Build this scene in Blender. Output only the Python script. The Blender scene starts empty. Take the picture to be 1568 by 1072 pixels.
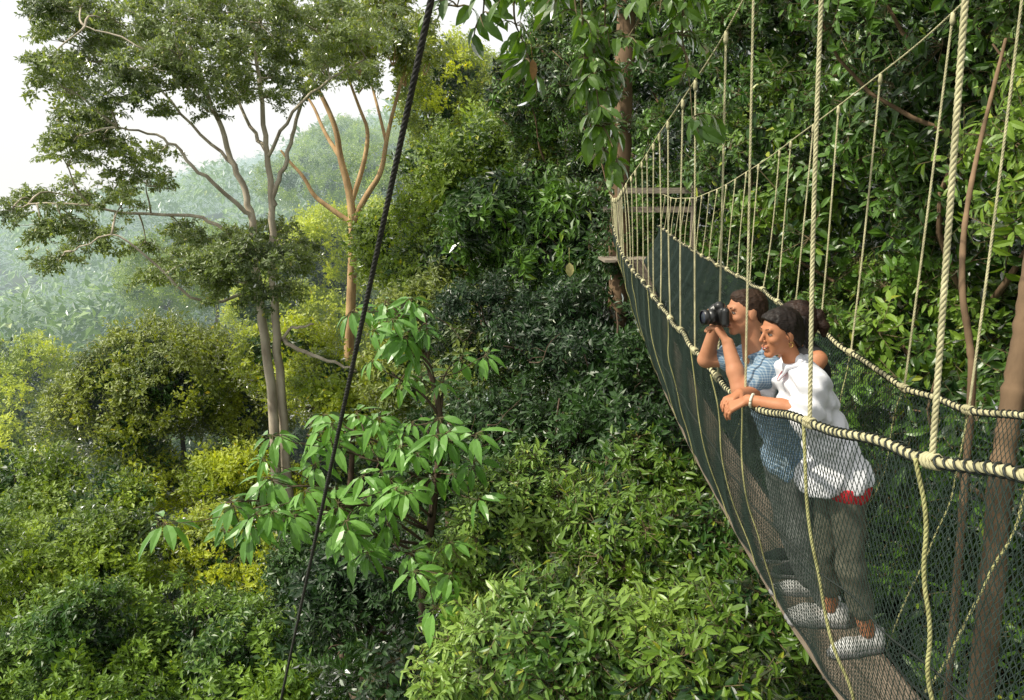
import bpy, math, random, time
import numpy as np
from mathutils import Vector, Matrix, noise
T0=time.time()
random.seed(7); rng=np.random.default_rng(7)
sc=bpy.context.scene
PITCH=math.radians(10); CP,SP=math.cos(PITCH),math.sin(PITCH); F=1220.0
def at(px,py,Y):
    """survey resection: bearing read off the photo + real distance Y (m) -> world position"""
    x=(px-784)/F; y=(536-py)/F
    s=Y/(CP+y*SP)
    return np.array([x*s,Y,(-SP+y*CP)*s])
# ------------------------------------------------------------------ mesh utils
def mesh_np(name,V,Q=None,T=None,mats=(),mi=None,smooth=True,link=True,parent=None):
    me=bpy.data.meshes.new(name)
    V=np.asarray(V,dtype=np.float32)
    parts=[];tot=[]
    if Q is not None and len(Q): Q=np.asarray(Q,dtype=np.int32);parts.append(Q.ravel());tot.append(np.full(len(Q),4,np.int32))
    if T is not None and len(T): T=np.asarray(T,dtype=np.int32);parts.append(T.ravel());tot.append(np.full(len(T),3,np.int32))
    L=np.concatenate(parts);tot=np.concatenate(tot)
    st=np.concatenate([[0],np.cumsum(tot)[:-1]]).astype(np.int32)
    me.vertices.add(len(V));me.vertices.foreach_set('co',V.ravel())
    me.loops.add(len(L));me.loops.foreach_set('vertex_index',L)
    me.polygons.add(len(tot));me.polygons.foreach_set('loop_start',st)
    try: me.polygons.foreach_set('loop_total',tot)
    except Exception: pass
    for m in mats: me.materials.append(m)
    if mi is not None: me.polygons.foreach_set('material_index',np.asarray(mi,dtype=np.int32))
    me.update(calc_edges=True); me.validate()
    me.polygons.foreach_set('use_smooth',np.full(len(me.polygons),smooth))
    ob=bpy.data.objects.new(name,me)
    if link: sc.collection.objects.link(ob)
    if parent is not None: adopt(ob,parent)
    return ob
def adopt(ob,parent):
    ob.parent=parent; ob.matrix_parent_inverse=Matrix.Translation(parent.location).inverted()
def empty(name,loc=(0,0,0)):
    e=bpy.data.objects.new(name,None); e.location=Vector([float(a) for a in loc]); e.empty_display_size=.3
    sc.collection.objects.link(e); return e
class MB:
    def __init__(s): s.V=[];s.Q=[];s.T=[];s.n=0
    def add(s,V,Q=None,T=None):
        if Q is not None and len(Q): s.Q.append(np.asarray(Q)+s.n)
        if T is not None and len(T): s.T.append(np.asarray(T)+s.n)
        s.V.append(np.asarray(V,dtype=np.float64)); s.n+=len(V)
    def obj(s,name,mats,**k):
        return mesh_np(name,np.concatenate(s.V),np.concatenate(s.Q) if s.Q else None,np.concatenate(s.T) if s.T else None,mats,**k)
def frames(P):
    T=np.gradient(P,axis=0);T/=np.linalg.norm(T,axis=1)[:,None]+1e-12
    d=P[-1]-P[0]; ref=np.array([1.,0.1,0]) if abs(d[2])>abs(d[1]) and abs(d[2])>abs(d[0]) else (np.array([0,0.1,1.]))
    N=np.cross(T,ref);N/=np.linalg.norm(N,axis=1)[:,None]+1e-12
    B=np.cross(T,N);return T,N,B
def tube(mb,P,R,sides=6,cap=True):
    P=np.asarray(P,float);n=len(P);R=np.broadcast_to(np.asarray(R,float),(n,))
    T,N,B=frames(P)
    a=np.arange(sides)*2*math.pi/sides
    V=P[:,None,:]+R[:,None,None]*(np.cos(a)[None,:,None]*N[:,None,:]+np.sin(a)[None,:,None]*B[:,None,:])
    i=np.arange(n-1)[:,None]*sides;j=np.arange(sides)[None,:];j2=(j+1)%sides
    Q=np.stack([i+j,i+j2,i+sides+j2,i+sides+j],-1).reshape(-1,4)
    V=V.reshape(-1,3);Tt=None
    if cap:
        V=np.concatenate([V,P[:1],P[-1:]]);k=n*sides
        jj=np.arange(sides);j3=(jj+1)%sides
        Tt=np.concatenate([np.stack([j3,jj,np.full(sides,k)],-1),np.stack([(n-1)*sides+jj,(n-1)*sides+j3,np.full(sides,k+1)],-1)])
    mb.add(V,Q,Tt)
def resample(P,step):
    P=np.asarray(P,float);d=np.r_[0,np.cumsum(np.linalg.norm(np.diff(P,axis=0),axis=1))]
    n=max(4,int(d[-1]/step)+1);t=np.linspace(0,d[-1],n)
    return np.stack([np.interp(t,d,P[:,k]) for k in range(3)],-1),t
def smooth_path(P,it=3):
    P=np.asarray(P,float)
    for _ in range(it):
        Q=[P[0]]
        for a,b in zip(P[:-1],P[1:]): Q+= [a*.75+b*.25,a*.25+b*.75]
        Q.append(P[-1]);P=np.array(Q)
    return P
def rope(mb,P,r,pitch=None,detail=8,strands=3):
    pitch=pitch or r*7
    C,t=resample(P,pitch/detail);T,N,B=frames(C)
    for k in range(strands):
        a=t*2*math.pi/pitch+k*2*math.pi/strands
        S=C+.5*r*(np.cos(a)[:,None]*N+np.sin(a)[:,None]*B)
        tube(mb,S,r*.6,5)
def helix(mb,P,R,pitch,r,sides=4):
    C,t=resample(P,pitch/9);T,N,B=frames(C);a=t*2*math.pi/pitch
    tube(mb,C+R*(np.cos(a)[:,None]*N+np.sin(a)[:,None]*B),r,sides)
def box(mb,c,s,rot=None):
    c=np.array(c,float);s=np.array(s,float)/2
    V=np.array([[x,y,z] for x in(-1,1) for y in(-1,1) for z in(-1,1)],float)*s
    if rot is not None: V=V@np.array(rot).T
    Q=[[0,1,3,2],[4,6,7,5],[0,4,5,1],[2,3,7,6],[0,2,6,4],[1,5,7,3]]
    mb.add(V+c,Q)
# ------------------------------------------------------------------ materials
def newmat(name):
    m=bpy.data.materials.new(name);m.use_nodes=True;nt=m.node_tree;nt.nodes.clear()
    try: m.cycles.emission_sampling='NONE'
    except Exception as ex: print('es',ex)
    return m,nt
def nd(nt,t,**k):
    n=nt.nodes.new(t)
    for a,b in k.items(): setattr(n,a,b)
    return n
def math_(nt,op,a,b=None,c=None,clamp=False):
    n=nd(nt,'ShaderNodeMath',operation=op,use_clamp=clamp)
    for i,v in enumerate((a,b,c)):
        if v is None: continue
        if isinstance(v,(int,float)): n.inputs[i].default_value=v
        else: nt.links.new(v,n.inputs[i])
    return n.outputs[0]
def mixc(nt,f,a,b):
    n=nd(nt,'ShaderNodeMix',data_type='RGBA')
    for s,v in((n.inputs[0],f),(n.inputs[6],a),(n.inputs[7],b)):
        if isinstance(v,(int,float)): s.default_value=v
        elif isinstance(v,(tuple,list)): s.default_value=(*v[:3],1)
        else: nt.links.new(v,s)
    return n.outputs[2]
HAZE_GLOW=(0.74,0.90,0.84)  # pale glow mixed into materials by distance to imitate aerial haze
def finish(nt,shader,haze_glow=True):
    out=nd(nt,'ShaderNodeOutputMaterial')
    if haze_glow:
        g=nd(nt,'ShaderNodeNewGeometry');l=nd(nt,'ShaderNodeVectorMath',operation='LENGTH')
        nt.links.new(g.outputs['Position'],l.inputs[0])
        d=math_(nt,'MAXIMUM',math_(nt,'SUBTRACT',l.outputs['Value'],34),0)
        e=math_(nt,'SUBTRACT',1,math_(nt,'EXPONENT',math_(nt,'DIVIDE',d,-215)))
        em=nd(nt,'ShaderNodeEmission');em.inputs[0].default_value=(*HAZE_GLOW,1);em.inputs[1].default_value=1.0
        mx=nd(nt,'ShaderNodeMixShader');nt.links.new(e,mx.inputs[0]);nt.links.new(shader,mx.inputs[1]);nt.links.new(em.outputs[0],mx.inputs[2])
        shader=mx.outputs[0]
    nt.links.new(shader,out.inputs[0])
def leaf_mat(name,dark,light,trans=.35,rough=.42,haze_glow=True,ns=.35,amp=2.0):
    m,nt=newmat(name)
    g=nd(nt,'ShaderNodeNewGeometry');oi=nd(nt,'ShaderNodeObjectInfo')
    no=nd(nt,'ShaderNodeTexNoise');no.inputs['Scale'].default_value=ns;no.inputs['Detail'].default_value=1
    nt.links.new(g.outputs['Position'],no.inputs['Vector'])
    f=math_(nt,'MULTIPLY',g.outputs['Random Per Island'],.42)
    f=math_(nt,'MULTIPLY_ADD',oi.outputs['Random'],.35,f)
    f=math_(nt,'ADD',f,math_(nt,'MULTIPLY',math_(nt,'SUBTRACT',no.outputs['Fac'],.45),amp),clamp=True)
    col=mixc(nt,f,dark,light)
    yl=math_(nt,'GREATER_THAN',g.outputs['Random Per Island'],.97)
    col=mixc(nt,yl,col,(light[0]*1.5,light[1]*1.1,light[2]))
    p=nd(nt,'ShaderNodeBsdfDiffuse');nt.links.new(col,p.inputs[0])
    tr=nd(nt,'ShaderNodeBsdfTranslucent')
    tc=nd(nt,'ShaderNodeMix',data_type='RGBA',blend_type='MULTIPLY');tc.inputs[0].default_value=1
    nt.links.new(col,tc.inputs[6]);tc.inputs[7].default_value=(2.2,2.0,.8,1);nt.links.new(tc.outputs[2],tr.inputs[0])
    mx=nd(nt,'ShaderNodeMixShader');mx.inputs[0].default_value=trans
    nt.links.new(p.outputs[0],mx.inputs[1]);nt.links.new(tr.outputs[0],mx.inputs[2])
    gl=nd(nt,'ShaderNodeBsdfGlossy');gl.inputs['Roughness'].default_value=rough;gl.inputs[0].default_value=(1,1,1,1)
    fr=nd(nt,'ShaderNodeFresnel');fr.inputs[0].default_value=1.38
    m2=nd(nt,'ShaderNodeMixShader');nt.links.new(fr.outputs[0],m2.inputs[0]);nt.links.new(mx.outputs[0],m2.inputs[1]);nt.links.new(gl.outputs[0],m2.inputs[2])
    finish(nt,m2.outputs[0],haze_glow);return m
def simple_mat(name,c1,c2=None,scale=8,rough=.7,bump=0,haze_glow=False,stretch=None,spec=.3,detail=6,metal=0,contrast=1.0):
    m,nt=newmat(name);c2=c2 or tuple(x*.7 for x in c1)
    tc=nd(nt,'ShaderNodeNewGeometry');mp=nd(nt,'ShaderNodeMapping')
    nt.links.new(tc.outputs['Position'],mp.inputs[0])
    if stretch: mp.inputs['Scale'].default_value=stretch
    no=nd(nt,'ShaderNodeTexNoise');no.inputs['Scale'].default_value=scale;no.inputs['Detail'].default_value=detail
    nt.links.new(mp.outputs[0],no.inputs['Vector'])
    f=math_(nt,'MULTIPLY_ADD',math_(nt,'SUBTRACT',no.outputs['Fac'],.5),2.4*contrast,.5,clamp=True)
    col=mixc(nt,f,c1,c2)
    p=nd(nt,'ShaderNodeBsdfPrincipled');nt.links.new(col,p.inputs['Base Color']);p.inputs['Roughness'].default_value=rough
    p.inputs['Specular IOR Level'].default_value=spec;p.inputs['Metallic'].default_value=metal
    if bump:
        b=nd(nt,'ShaderNodeBump');b.inputs['Strength'].default_value=bump;b.inputs['Distance'].default_value=.02
        nt.links.new(no.outputs['Fac'],b.inputs['Height']);nt.links.new(b.outputs[0],p.inputs['Normal'])
    finish(nt,p.outputs[0],haze_glow);return m
M={}
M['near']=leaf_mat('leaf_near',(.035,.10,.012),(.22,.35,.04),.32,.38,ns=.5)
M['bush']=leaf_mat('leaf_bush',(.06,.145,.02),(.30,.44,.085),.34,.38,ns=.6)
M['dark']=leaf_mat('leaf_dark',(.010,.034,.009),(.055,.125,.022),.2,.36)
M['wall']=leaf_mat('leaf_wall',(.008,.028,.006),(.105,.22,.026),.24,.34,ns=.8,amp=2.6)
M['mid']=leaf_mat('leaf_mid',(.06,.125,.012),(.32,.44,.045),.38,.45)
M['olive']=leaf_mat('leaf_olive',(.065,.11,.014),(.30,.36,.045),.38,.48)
M['yellow']=leaf_mat('leaf_yellow',(.17,.25,.02),(.55,.62,.06),.44,.48)  # yellow-green leaves, with the sunlight on lit crowns put into the colour
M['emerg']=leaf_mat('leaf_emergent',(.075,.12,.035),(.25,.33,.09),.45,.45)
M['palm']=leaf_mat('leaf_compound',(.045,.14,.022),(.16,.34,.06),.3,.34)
M['hang']=leaf_mat('leaf_hanging',(.022,.065,.012),(.10,.20,.02),.42,.38,haze_glow=False)
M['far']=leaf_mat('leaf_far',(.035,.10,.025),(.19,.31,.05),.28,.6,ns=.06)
M['soil']=simple_mat('forest_soil',(.03,.028,.014),(.02,.035,.012),.6,.95,haze_glow=True)
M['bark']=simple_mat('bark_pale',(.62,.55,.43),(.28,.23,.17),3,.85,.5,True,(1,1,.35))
M['barko']=simple_mat('bark_warm',(.62,.42,.22),(.30,.19,.10),4,.85,.5,True,(1,1,.35))  # yellowish bark with the orange light on its branches put into the colour
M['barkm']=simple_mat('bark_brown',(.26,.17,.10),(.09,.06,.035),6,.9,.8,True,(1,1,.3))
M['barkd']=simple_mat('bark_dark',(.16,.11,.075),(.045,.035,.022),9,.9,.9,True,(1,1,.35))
M['twig']=simple_mat('twig',(.16,.12,.06),(.07,.06,.03),10,.8)
M['rope']=simple_mat('rope_cream',(.57,.53,.32),(.32,.30,.17),16,.8,.3)
M['ropey']=simple_mat('rope_weathered_yellow',(.48,.47,.21),(.30,.29,.12),16,.8,.3)
M['lace']=simple_mat('net_lacing',(.015,.02,.018),(.03,.035,.03),30,.5)
M['net']=simple_mat('net_cord',(.014,.028,.023),(.04,.060,.052),25,.5,spec=.4)
M['steel']=simple_mat('guy_cable_steel',(.018,.017,.016),(.05,.045,.04),30,.5,spec=.5)
M['wood']=simple_mat('plank_wood',(.27,.215,.16),(.12,.095,.07),9,.85,.4,False,(6,.6,6))
M['woodl']=simple_mat('pale_timber',(.36,.31,.25),(.18,.15,.11),9,.8,.3,False,(1,6,6))
M['alu']=simple_mat('ladder_metal',(.12,.12,.11),(.07,.07,.065),12,.6,metal=.4)
# ------------------------------------------------------------------ terrain
def tz(x,y):
    x=np.asarray(x,float);y=np.asarray(y,float)
    xe=350*np.tanh(x/350);ye=np.where(y>0,450*np.tanh(y/450),y*.2)
    z=-13+.27*xe+.185*ye
    z=z+np.clip(x-3.5,0,14)*.75*np.exp(-np.clip(y,0,None)/45)
    z=z-14*np.exp(-((y-85)/32)**2)/(1+np.exp((x+12)/9))
    z=z-5.5*np.exp(-((y-28)/20)**2)/(1+np.exp((x+1.5)/2.5))
    z=z+ (np.sin(x*.045+1)*np.cos(y*.038)*3+np.sin(x*.013+2.2)*np.sin(y*.017+.4)*9)*np.clip(np.hypot(x,y)/150,0,1)
    z=z+.4*np.sin(x*.6)*np.cos(y*.5)
    return z
def build_ground():
    n=190;t=np.linspace(-1,1,n);xs=1600*np.sign(t)*np.abs(t)**2.6
    t2=np.linspace(0,1,n);ys=-250+250*(t2/.12).clip(0,1)+2200*((t2-.12).clip(0,1)/.88)**2.3
    X,Y=np.meshgrid(xs,ys,indexing='ij');Z=tz(X,Y)
    V=np.stack([X,Y,Z],-1).reshape(-1,3);i=np.arange(n-1)[:,None]*n+np.arange(n-1)[None,:]
    Q=np.stack([i,i+n,i+n+1,i+1],-1).reshape(-1,4)
    mesh_np('ground',V,Q,mats=[M['soil']])
build_ground()
# ------------------------------------------------------------------ foliage clumps
def leaf_geo(base,a,n,L,W,near,droop=.15):
    a=a/np.linalg.norm(a);s=np.cross(n,a);s/=np.linalg.norm(s)+1e-9;n=np.cross(a,s)
    def p(t,w,h): return base+a*L*t+s*W*w+n*(h*W-droop*L*t*t)
    if near:
        V=[p(0,0,0),p(.33,0,-.0),p(.7,0,0),p(1,0,0),p(.22,.8,.28),p(.55,1,.3),p(.8,.62,.2),p(.22,-.8,.28),p(.55,-1,.3),p(.8,-.62,.2)]
        T=[[0,1,4],[1,5,4],[1,2,5],[2,6,5],[2,3,6],[0,7,1],[1,7,8],[1,8,2],[2,8,9],[2,9,3]]
    else:
        V=[p(0,0,0),p(.5,1,.35),p(1,0,0),p(.5,-1,.35)];T=[[0,2,1],[0,3,2]]
    return V,T
def make_clump(name,mat,L,W,r,ntw,nlf,near,droop=.15,twig=False,hang=0.,flat=1.,seed=0):
    rs=np.random.default_rng(seed);mb=MB();tm=MB()
    for k in range(ntw):
        d=rs.normal(size=3);d[2]=abs(d[2])*.9-.25;d/=np.linalg.norm(d);d[2]*=flat
        ln=r*rs.uniform(.55,1.1)
        ts=np.linspace(0,1,5)
        path=np.outer(ts,d)*ln+np.outer(ts**2,[0,0,-hang*ln])
        if twig: tube(tm,path,np.linspace(.006,.0025,5)*(L/.13)**.5,3,False)
        for i in range(nlf):
            t=.25+.75*(i+.5*rs.random())/nlf
            b=d*ln*t+np.array([0,0,-hang*ln*t*t])
            o=rs.normal(size=3);o-=d*np.dot(o,d);o/=np.linalg.norm(o)
            a=d*rs.uniform(.2,.9)+o*rs.uniform(.5,1.)+np.array([0,0,-droop*1.6-hang*.6])
            nn=np.array([0,0,1.])+d*.5+rs.normal(size=3)*.35
            l=L*rs.uniform(.65,1.15)
            V,T=leaf_geo(b,a,nn,l,W*l/L*.5,near,droop);mb.add(V,T=T)
    V=np.concatenate(mb.V);T=np.concatenate(mb.T);mi=np.zeros(len(T),int);mats=[mat]
    if twig:
        V2=np.concatenate(tm.V);Q2=np.concatenate(tm.Q)+len(V);T2=np.concatenate([Q2[:,[0,1,2]],Q2[:,[0,2,3]]])
        V=np.concatenate([V,V2]);T=np.concatenate([T,T2]);mi=np.r_[mi,np.ones(len(T2),int)];mats.append(M['twig'])
    return mesh_np(name,V,T=T,mats=mats,mi=mi,smooth=False,link=False)
def clump_coll(name,mat,n=4,**k):
    c=bpy.data.collections.new(name)
    for i in range(n): c.objects.link(make_clump(name+'_sprig',mat,seed=i*13+len(name),**k))
    return c
K=dict(
 near=dict(L=.15,W=.055,r=.36,ntw=9,nlf=7,near=True,twig=True,droop=.2),
 slim=dict(L=.13,W=.040,r=.30,ntw=10,nlf=8,near=True,twig=True,droop=.15),
 wall=dict(L=.17,W=.065,r=.40,ntw=9,nlf=6,near=True,twig=True,droop=.3),
 mid=dict(L=.17,W=.075,r=.55,ntw=16,nlf=9,near=False,droop=.15),
 broad=dict(L=.26,W=.10,r=.6,ntw=12,nlf=7,near=False,droop=.35),
 fine=dict(L=.2,W=.10,r=.9,ntw=26,nlf=9,near=False,droop=.1),
 airy=dict(L=.17,W=.085,r=.55,ntw=13,nlf=9,near=False,droop=.1,flat=.6),
 far=dict(L=.75,W=.42,r=3.2,ntw=30,nlf=9,near=False,droop=.1))
COL={}
def C(kind,mat):
    key=kind+'_'+mat
    if key not in COL: COL[key]=clump_coll('sprigs_'+key,M[mat],**K[kind])
    return COL[key]
def gn_group(coll):
    nm='scatter_'+coll.name
    if nm in bpy.data.node_groups: return bpy.data.node_groups[nm]
    ng=bpy.data.node_groups.new(nm,'GeometryNodeTree')
    ng.interface.new_socket('Geometry',in_out='INPUT',socket_type='NodeSocketGeometry')
    ng.interface.new_socket('Geometry',in_out='OUTPUT',socket_type='NodeSocketGeometry')
    N=ng.nodes;gi=N.new('NodeGroupInput');go=N.new('NodeGroupOutput');ip=N.new('GeometryNodeInstanceOnPoints')
    ci=N.new('GeometryNodeCollectionInfo');ci.inputs['Collection'].default_value=coll
    ci.inputs['Separate Children'].default_value=True;ci.inputs['Reset Children'].default_value=True
    ar=N.new('GeometryNodeInputNamedAttribute');ar.data_type='FLOAT_VECTOR';ar.inputs[0].default_value='rot'
    as_=N.new('GeometryNodeInputNamedAttribute');as_.data_type='FLOAT';as_.inputs[0].default_value='scl'
    er=N.new('FunctionNodeEulerToRotation');l=ng.links.new
    l(gi.outputs[0],ip.inputs['Points']);l(ci.outputs[0],ip.inputs['Instance']);ip.inputs['Pick Instance'].default_value=True
    l(ar.outputs[0],er.inputs[0]);l(er.outputs[0],ip.inputs['Rotation']);l(as_.outputs[0],ip.inputs['Scale'])
    l(ip.outputs[0],go.inputs[0]);return ng
NI=0
def scatter(name,P,N,S,coll,parent=None):
    global NI
    P=np.asarray(P,np.float32);N=np.asarray(N,float);n=len(P);NI+=n
    me=bpy.data.meshes.new(name);me.vertices.add(n);me.vertices.foreach_set('co',P.ravel())
    R=np.zeros((n,3),np.float32);sp=rng.uniform(0,6.283,n)
    for i in range(n):
        q=Vector(N[i]).to_track_quat('Z','Y');m=q.to_matrix()@Matrix.Rotation(sp[i],3,'Z');R[i]=m.to_euler()
    a=me.attributes.new('rot','FLOAT_VECTOR','POINT');a.data.foreach_set('vector',R.ravel())
    a=me.attributes.new('scl','FLOAT','POINT');a.data.foreach_set('value',np.asarray(S,np.float32))
    me.update();ob=bpy.data.objects.new(name,me);sc.collection.objects.link(ob)
    md=ob.modifiers.new('scatter','NODES');md.node_group=gn_group(coll)
    if parent is not None: adopt(ob,parent)
    return ob
def unit(n):
    d=rng.normal(size=(n,3));return d/np.linalg.norm(d,axis=1)[:,None]
def crown(c,R,rc,k=1.,nsub=14,keep=None,size=(.75,1.2)):
    c=np.array(c,float);R=np.array(R,float)*np.ones(3)
    s=unit(nsub);s[:,2]=np.where(s[:,2]<-.3,-s[:,2]*.6,s[:,2])
    s=s*rng.uniform(.5,.8,(nsub,1));sr=rng.uniform(.27,.48,nsub)
    s=np.vstack([s,[[0,0,0]]]);sr=np.r_[sr,.55]
    area=4*math.pi*float(np.mean(R**2));n=int(k*area/(rc*rc)*1.6)+8
    w=sr**2/np.sum(sr**2);pick=rng.choice(len(sr),n,p=w);d=unit(n)
    u=s[pick]+d*sr[pick][:,None]
    D=np.linalg.norm(u[:,None,:]-s[None],axis=2)/sr[None]
    ok=(D<.9).sum(1)==0
    u=u[ok];d=d[ok];P=c+u*R;N=d+.4*u+np.array([0,0,.45]);N/=np.linalg.norm(N,axis=1)[:,None]
    P+=rng.normal(size=P.shape)*rc*.2
    if keep is not None:
        kk=keep(P,N);P=P[kk];N=N[kk]
    m=int(len(P)*.3)+3;pk=rng.choice(len(sr),m,p=w);di=unit(m)
    PI=c+(s[pk]+di*sr[pk][:,None]*rng.uniform(.2,.62,(m,1)))*R
    return P,N,rng.uniform(size[0],size[1],len(P)),c+s*R,(PI,di+[0,0,.5],rng.uniform(.9,1.35,m))
def wob(a,b,n=6,amp=.06,sag=0.):
    a=np.array(a,float);b=np.array(b,float);t=np.linspace(0,1,n)[:,None];L=np.linalg.norm(b-a)
    o=unit(1)[0]*amp*L;o2=unit(1)[0]*amp*L*.6
    return a+(b-a)*t+o*np.sin(math.pi*t)+o2*np.sin(2*math.pi*t)+np.array([0,0,sag*L])*np.sin(math.pi*t)
def cat(l): return [np.concatenate(q) for q in zip(*l)]
def auto_tree(name,blobs,kind,mat,k=1.,bark='barkd',tr=.16,inner=True,camside=True,size=(.75,1.2),limbs=True):
    c0=np.array(blobs[0][0],float);base=np.array([c0[0]+rng.uniform(-.5,.5),c0[1]+rng.uniform(-.3,.6),0]);base[2]=tz(base[0],base[1])-.3
    e=empty(name,base);wood=MB();A=[];I=[]
    tube(wood,wob(base,c0,9,.03),np.linspace(tr,tr*.45,9),8)
    for c,R in blobs:
        keep=(lambda P,N:(N[:,1]<.6)) if camside else None
        P,N,S,sub,inn=crown(c,R,K[kind]['r'],k,keep=keep,size=size)
        A.append((P,N,S));I.append(inn)
        c=np.array(c,float)
        if limbs:
            if np.linalg.norm(c-c0)>.1: tube(wood,wob(c0*.75+base*.25,c,7,.05),np.linspace(tr*.5,tr*.3,7),6)
            for q in sub[:-1]:
                q2=c+(q-c)*1.35;tube(wood,wob(c-np.array([0,0,.3*np.mean(R)]),q2,7,.09),np.linspace(tr*.32,tr*.06,7),5)
    wood.obj('trunk_and_limbs',[M[bark]],parent=e)
    if inner: scatter('inner_crown',*cat(I),C(kind,'dark'),parent=e)  # darker leaf colour inside the crown paints in its deep shade
    scatter('crown',*cat(A),C(kind,mat),parent=e)
    return e
# distant forest on the hills
n=7500
D=58+ (rng.random(n)**.75)*460;A=rng.uniform(-1.0,.45,n);x=A*D;y=np.sqrt(np.maximum(D*D-x*x*.3,1))
P=np.stack([x,y,tz(x,y)+rng.uniform(1,6,n)],-1);N=np.tile([0,0,1.],(n,1))+rng.normal(size=(n,3))*.15
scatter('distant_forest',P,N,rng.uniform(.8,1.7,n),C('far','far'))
# understory
n=5000;y=5+rng.random(n)**.8*60;x=rng.uniform(-1,1,n)*(7+y*.72)
P=np.stack([x,y,tz(x,y)+rng.uniform(.1,2.0,n)],-1);N=np.tile([0,0,1.],(n,1))+rng.normal(size=(n,3))*.3
kk=(rng.random(n)<.7)|(y<22)
scatter('understory_foliage',P[kk],N[kk],rng.uniform(.9,1.8,kk.sum()),C('fine','dark'))  # dark leaf colour paints in the shadowed gaps between crowns
scatter('understory_foliage',P[~kk],N[~kk],rng.uniform(.8,1.6,(~kk).sum()),C('fine','mid'))
def B(px,py,Y,rx,ry=None,rz=None): return (at(px,py,Y),(rx,ry or rx,rz or rx))
auto_tree('olive_tree',[B(270,590,32,3.9,3.3,2.5),B(160,650,31,2.3,2.2,1.8),B(370,630,33,2.4,2.4,2.2)],'fine','olive',1.3)
auto_tree('bright_tree',[B(15,610,36,2.6),B(50,690,34,2.2)],'fine','yellow',1.1)
auto_tree('round_crown_tree',[B(235,735,30,1.6,1.6,1.0),B(350,735,29,1.9,1.7,1.0),B(420,760,29,1.3,1.2,.9)],'fine','yellow',1.3)
auto_tree('yellow_tree',[B(500,450,42,4,3.5,4.0),B(570,400,44,3,3,3.5),B(440,500,40,3,3,2.5)],'fine','yellow',1.,bark='bark')
auto_tree('hillside_tree',[B(330,420,50,4.5,3.5,3),B(250,450,55,3.5)],'fine','mid',1.)
auto_tree('sunlit_tree',[B(540,610,27,2.6,2,1.5),B(450,560,30,1.8)],'fine','yellow',1.1)
auto_tree('ridge_tree',[B(690,180,36,2.6,2.5,3.0),B(680,110,38,1.6,1.6,1.2)],'fine','yellow',1.2)
auto_tree('ridge_tree',[B(770,190,42,3.6,3,3.4),B(860,150,40,3.4,3,3.8)],'fine','yellow',1.1)
auto_tree('ridge_tree',[B(735,265,28,2.3,2.0,1.5),B(700,330,27,1.6),B(800,235,30,2.0,2,1.7)],'fine','mid',1.3)
auto_tree('ridge_tree',[B(880,250,26,2.4,2.2,2.9),B(920,120,28,2.6,2,3.2)],'mid','mid',1.)
auto_tree('ridge_tree',[B(620,390,30,2.1,2,1.6),B(660,430,26,1.3)],'fine','mid',1.2)
auto_tree('ridge_tree',[B(620,300,55,4,3,3.5),B(500,300,75,6,5,4),B(560,250,90,7,6,5)],'fine','mid',.8)
auto_tree('dark_leaved_tree',[B(810,350,19,1.9,1.6,1.2),B(880,400,18,1.5,1.4,1.2),B(740,400,20,1.4,1.3,1.0)],'broad','wall',1.3)
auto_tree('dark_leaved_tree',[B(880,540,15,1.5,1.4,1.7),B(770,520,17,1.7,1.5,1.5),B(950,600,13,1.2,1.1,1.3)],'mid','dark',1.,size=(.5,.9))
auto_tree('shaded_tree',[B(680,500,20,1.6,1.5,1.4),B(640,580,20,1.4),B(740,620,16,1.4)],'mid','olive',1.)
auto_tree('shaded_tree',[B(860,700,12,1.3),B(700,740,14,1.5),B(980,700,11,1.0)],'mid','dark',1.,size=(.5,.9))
auto_tree('valley_tree',[B(60,900,19,2.5,2.3,1.9),B(190,870,20,2.0,2.0,1.4)],'mid','mid',1.2)
auto_tree('valley_tree',[B(110,1040,16,2.3,2,1.7)],'mid','near',1.2)
auto_tree('valley_tree',[B(20,780,26,2.2,2,1.4),B(130,800,25,2.0,2,1.3)],'fine','mid',1.2)
auto_tree('valley_tree',[B(340,860,22,2.0,2,1.5),B(430,910,21,1.5)],'mid','yellow',.8,bark='barko')
auto_tree('valley_tree',[B(290,1010,17,1.8,1.8,1.5),B(440,1050,15,1.6)],'mid','near',1.1)
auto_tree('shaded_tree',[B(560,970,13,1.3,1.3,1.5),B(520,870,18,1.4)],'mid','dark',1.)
auto_tree('shrub',[B(830,790,9.5,1.0,.9,.75),B(750,860,9,.6)],'slim','bush',1.2,tr=.06)
auto_tree('shrub',[B(960,850,8.5,.9,.9,.75),B(1010,770,10,.8)],'slim','near',1.15,tr=.06)
auto_tree('shrub',[B(880,1000,7.2,1.0,.9,.65),B(730,1010,8,.75,.7,.65),B(1010,1010,7,.65)],'slim','bush',1.2,tr=.06)
auto_tree('shrub',[B(1090,890,8,.7,.7,.75),B(1150,990,7,.6),B(1080,1060,6.2,.5)],'slim','near',1.,tr=.05)
auto_tree('shrub',[B(1080,740,10.5,.8),B(1180,800,9,.7),B(660,1060,9,.7)],'near','dark',1.1,tr=.05)
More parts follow.
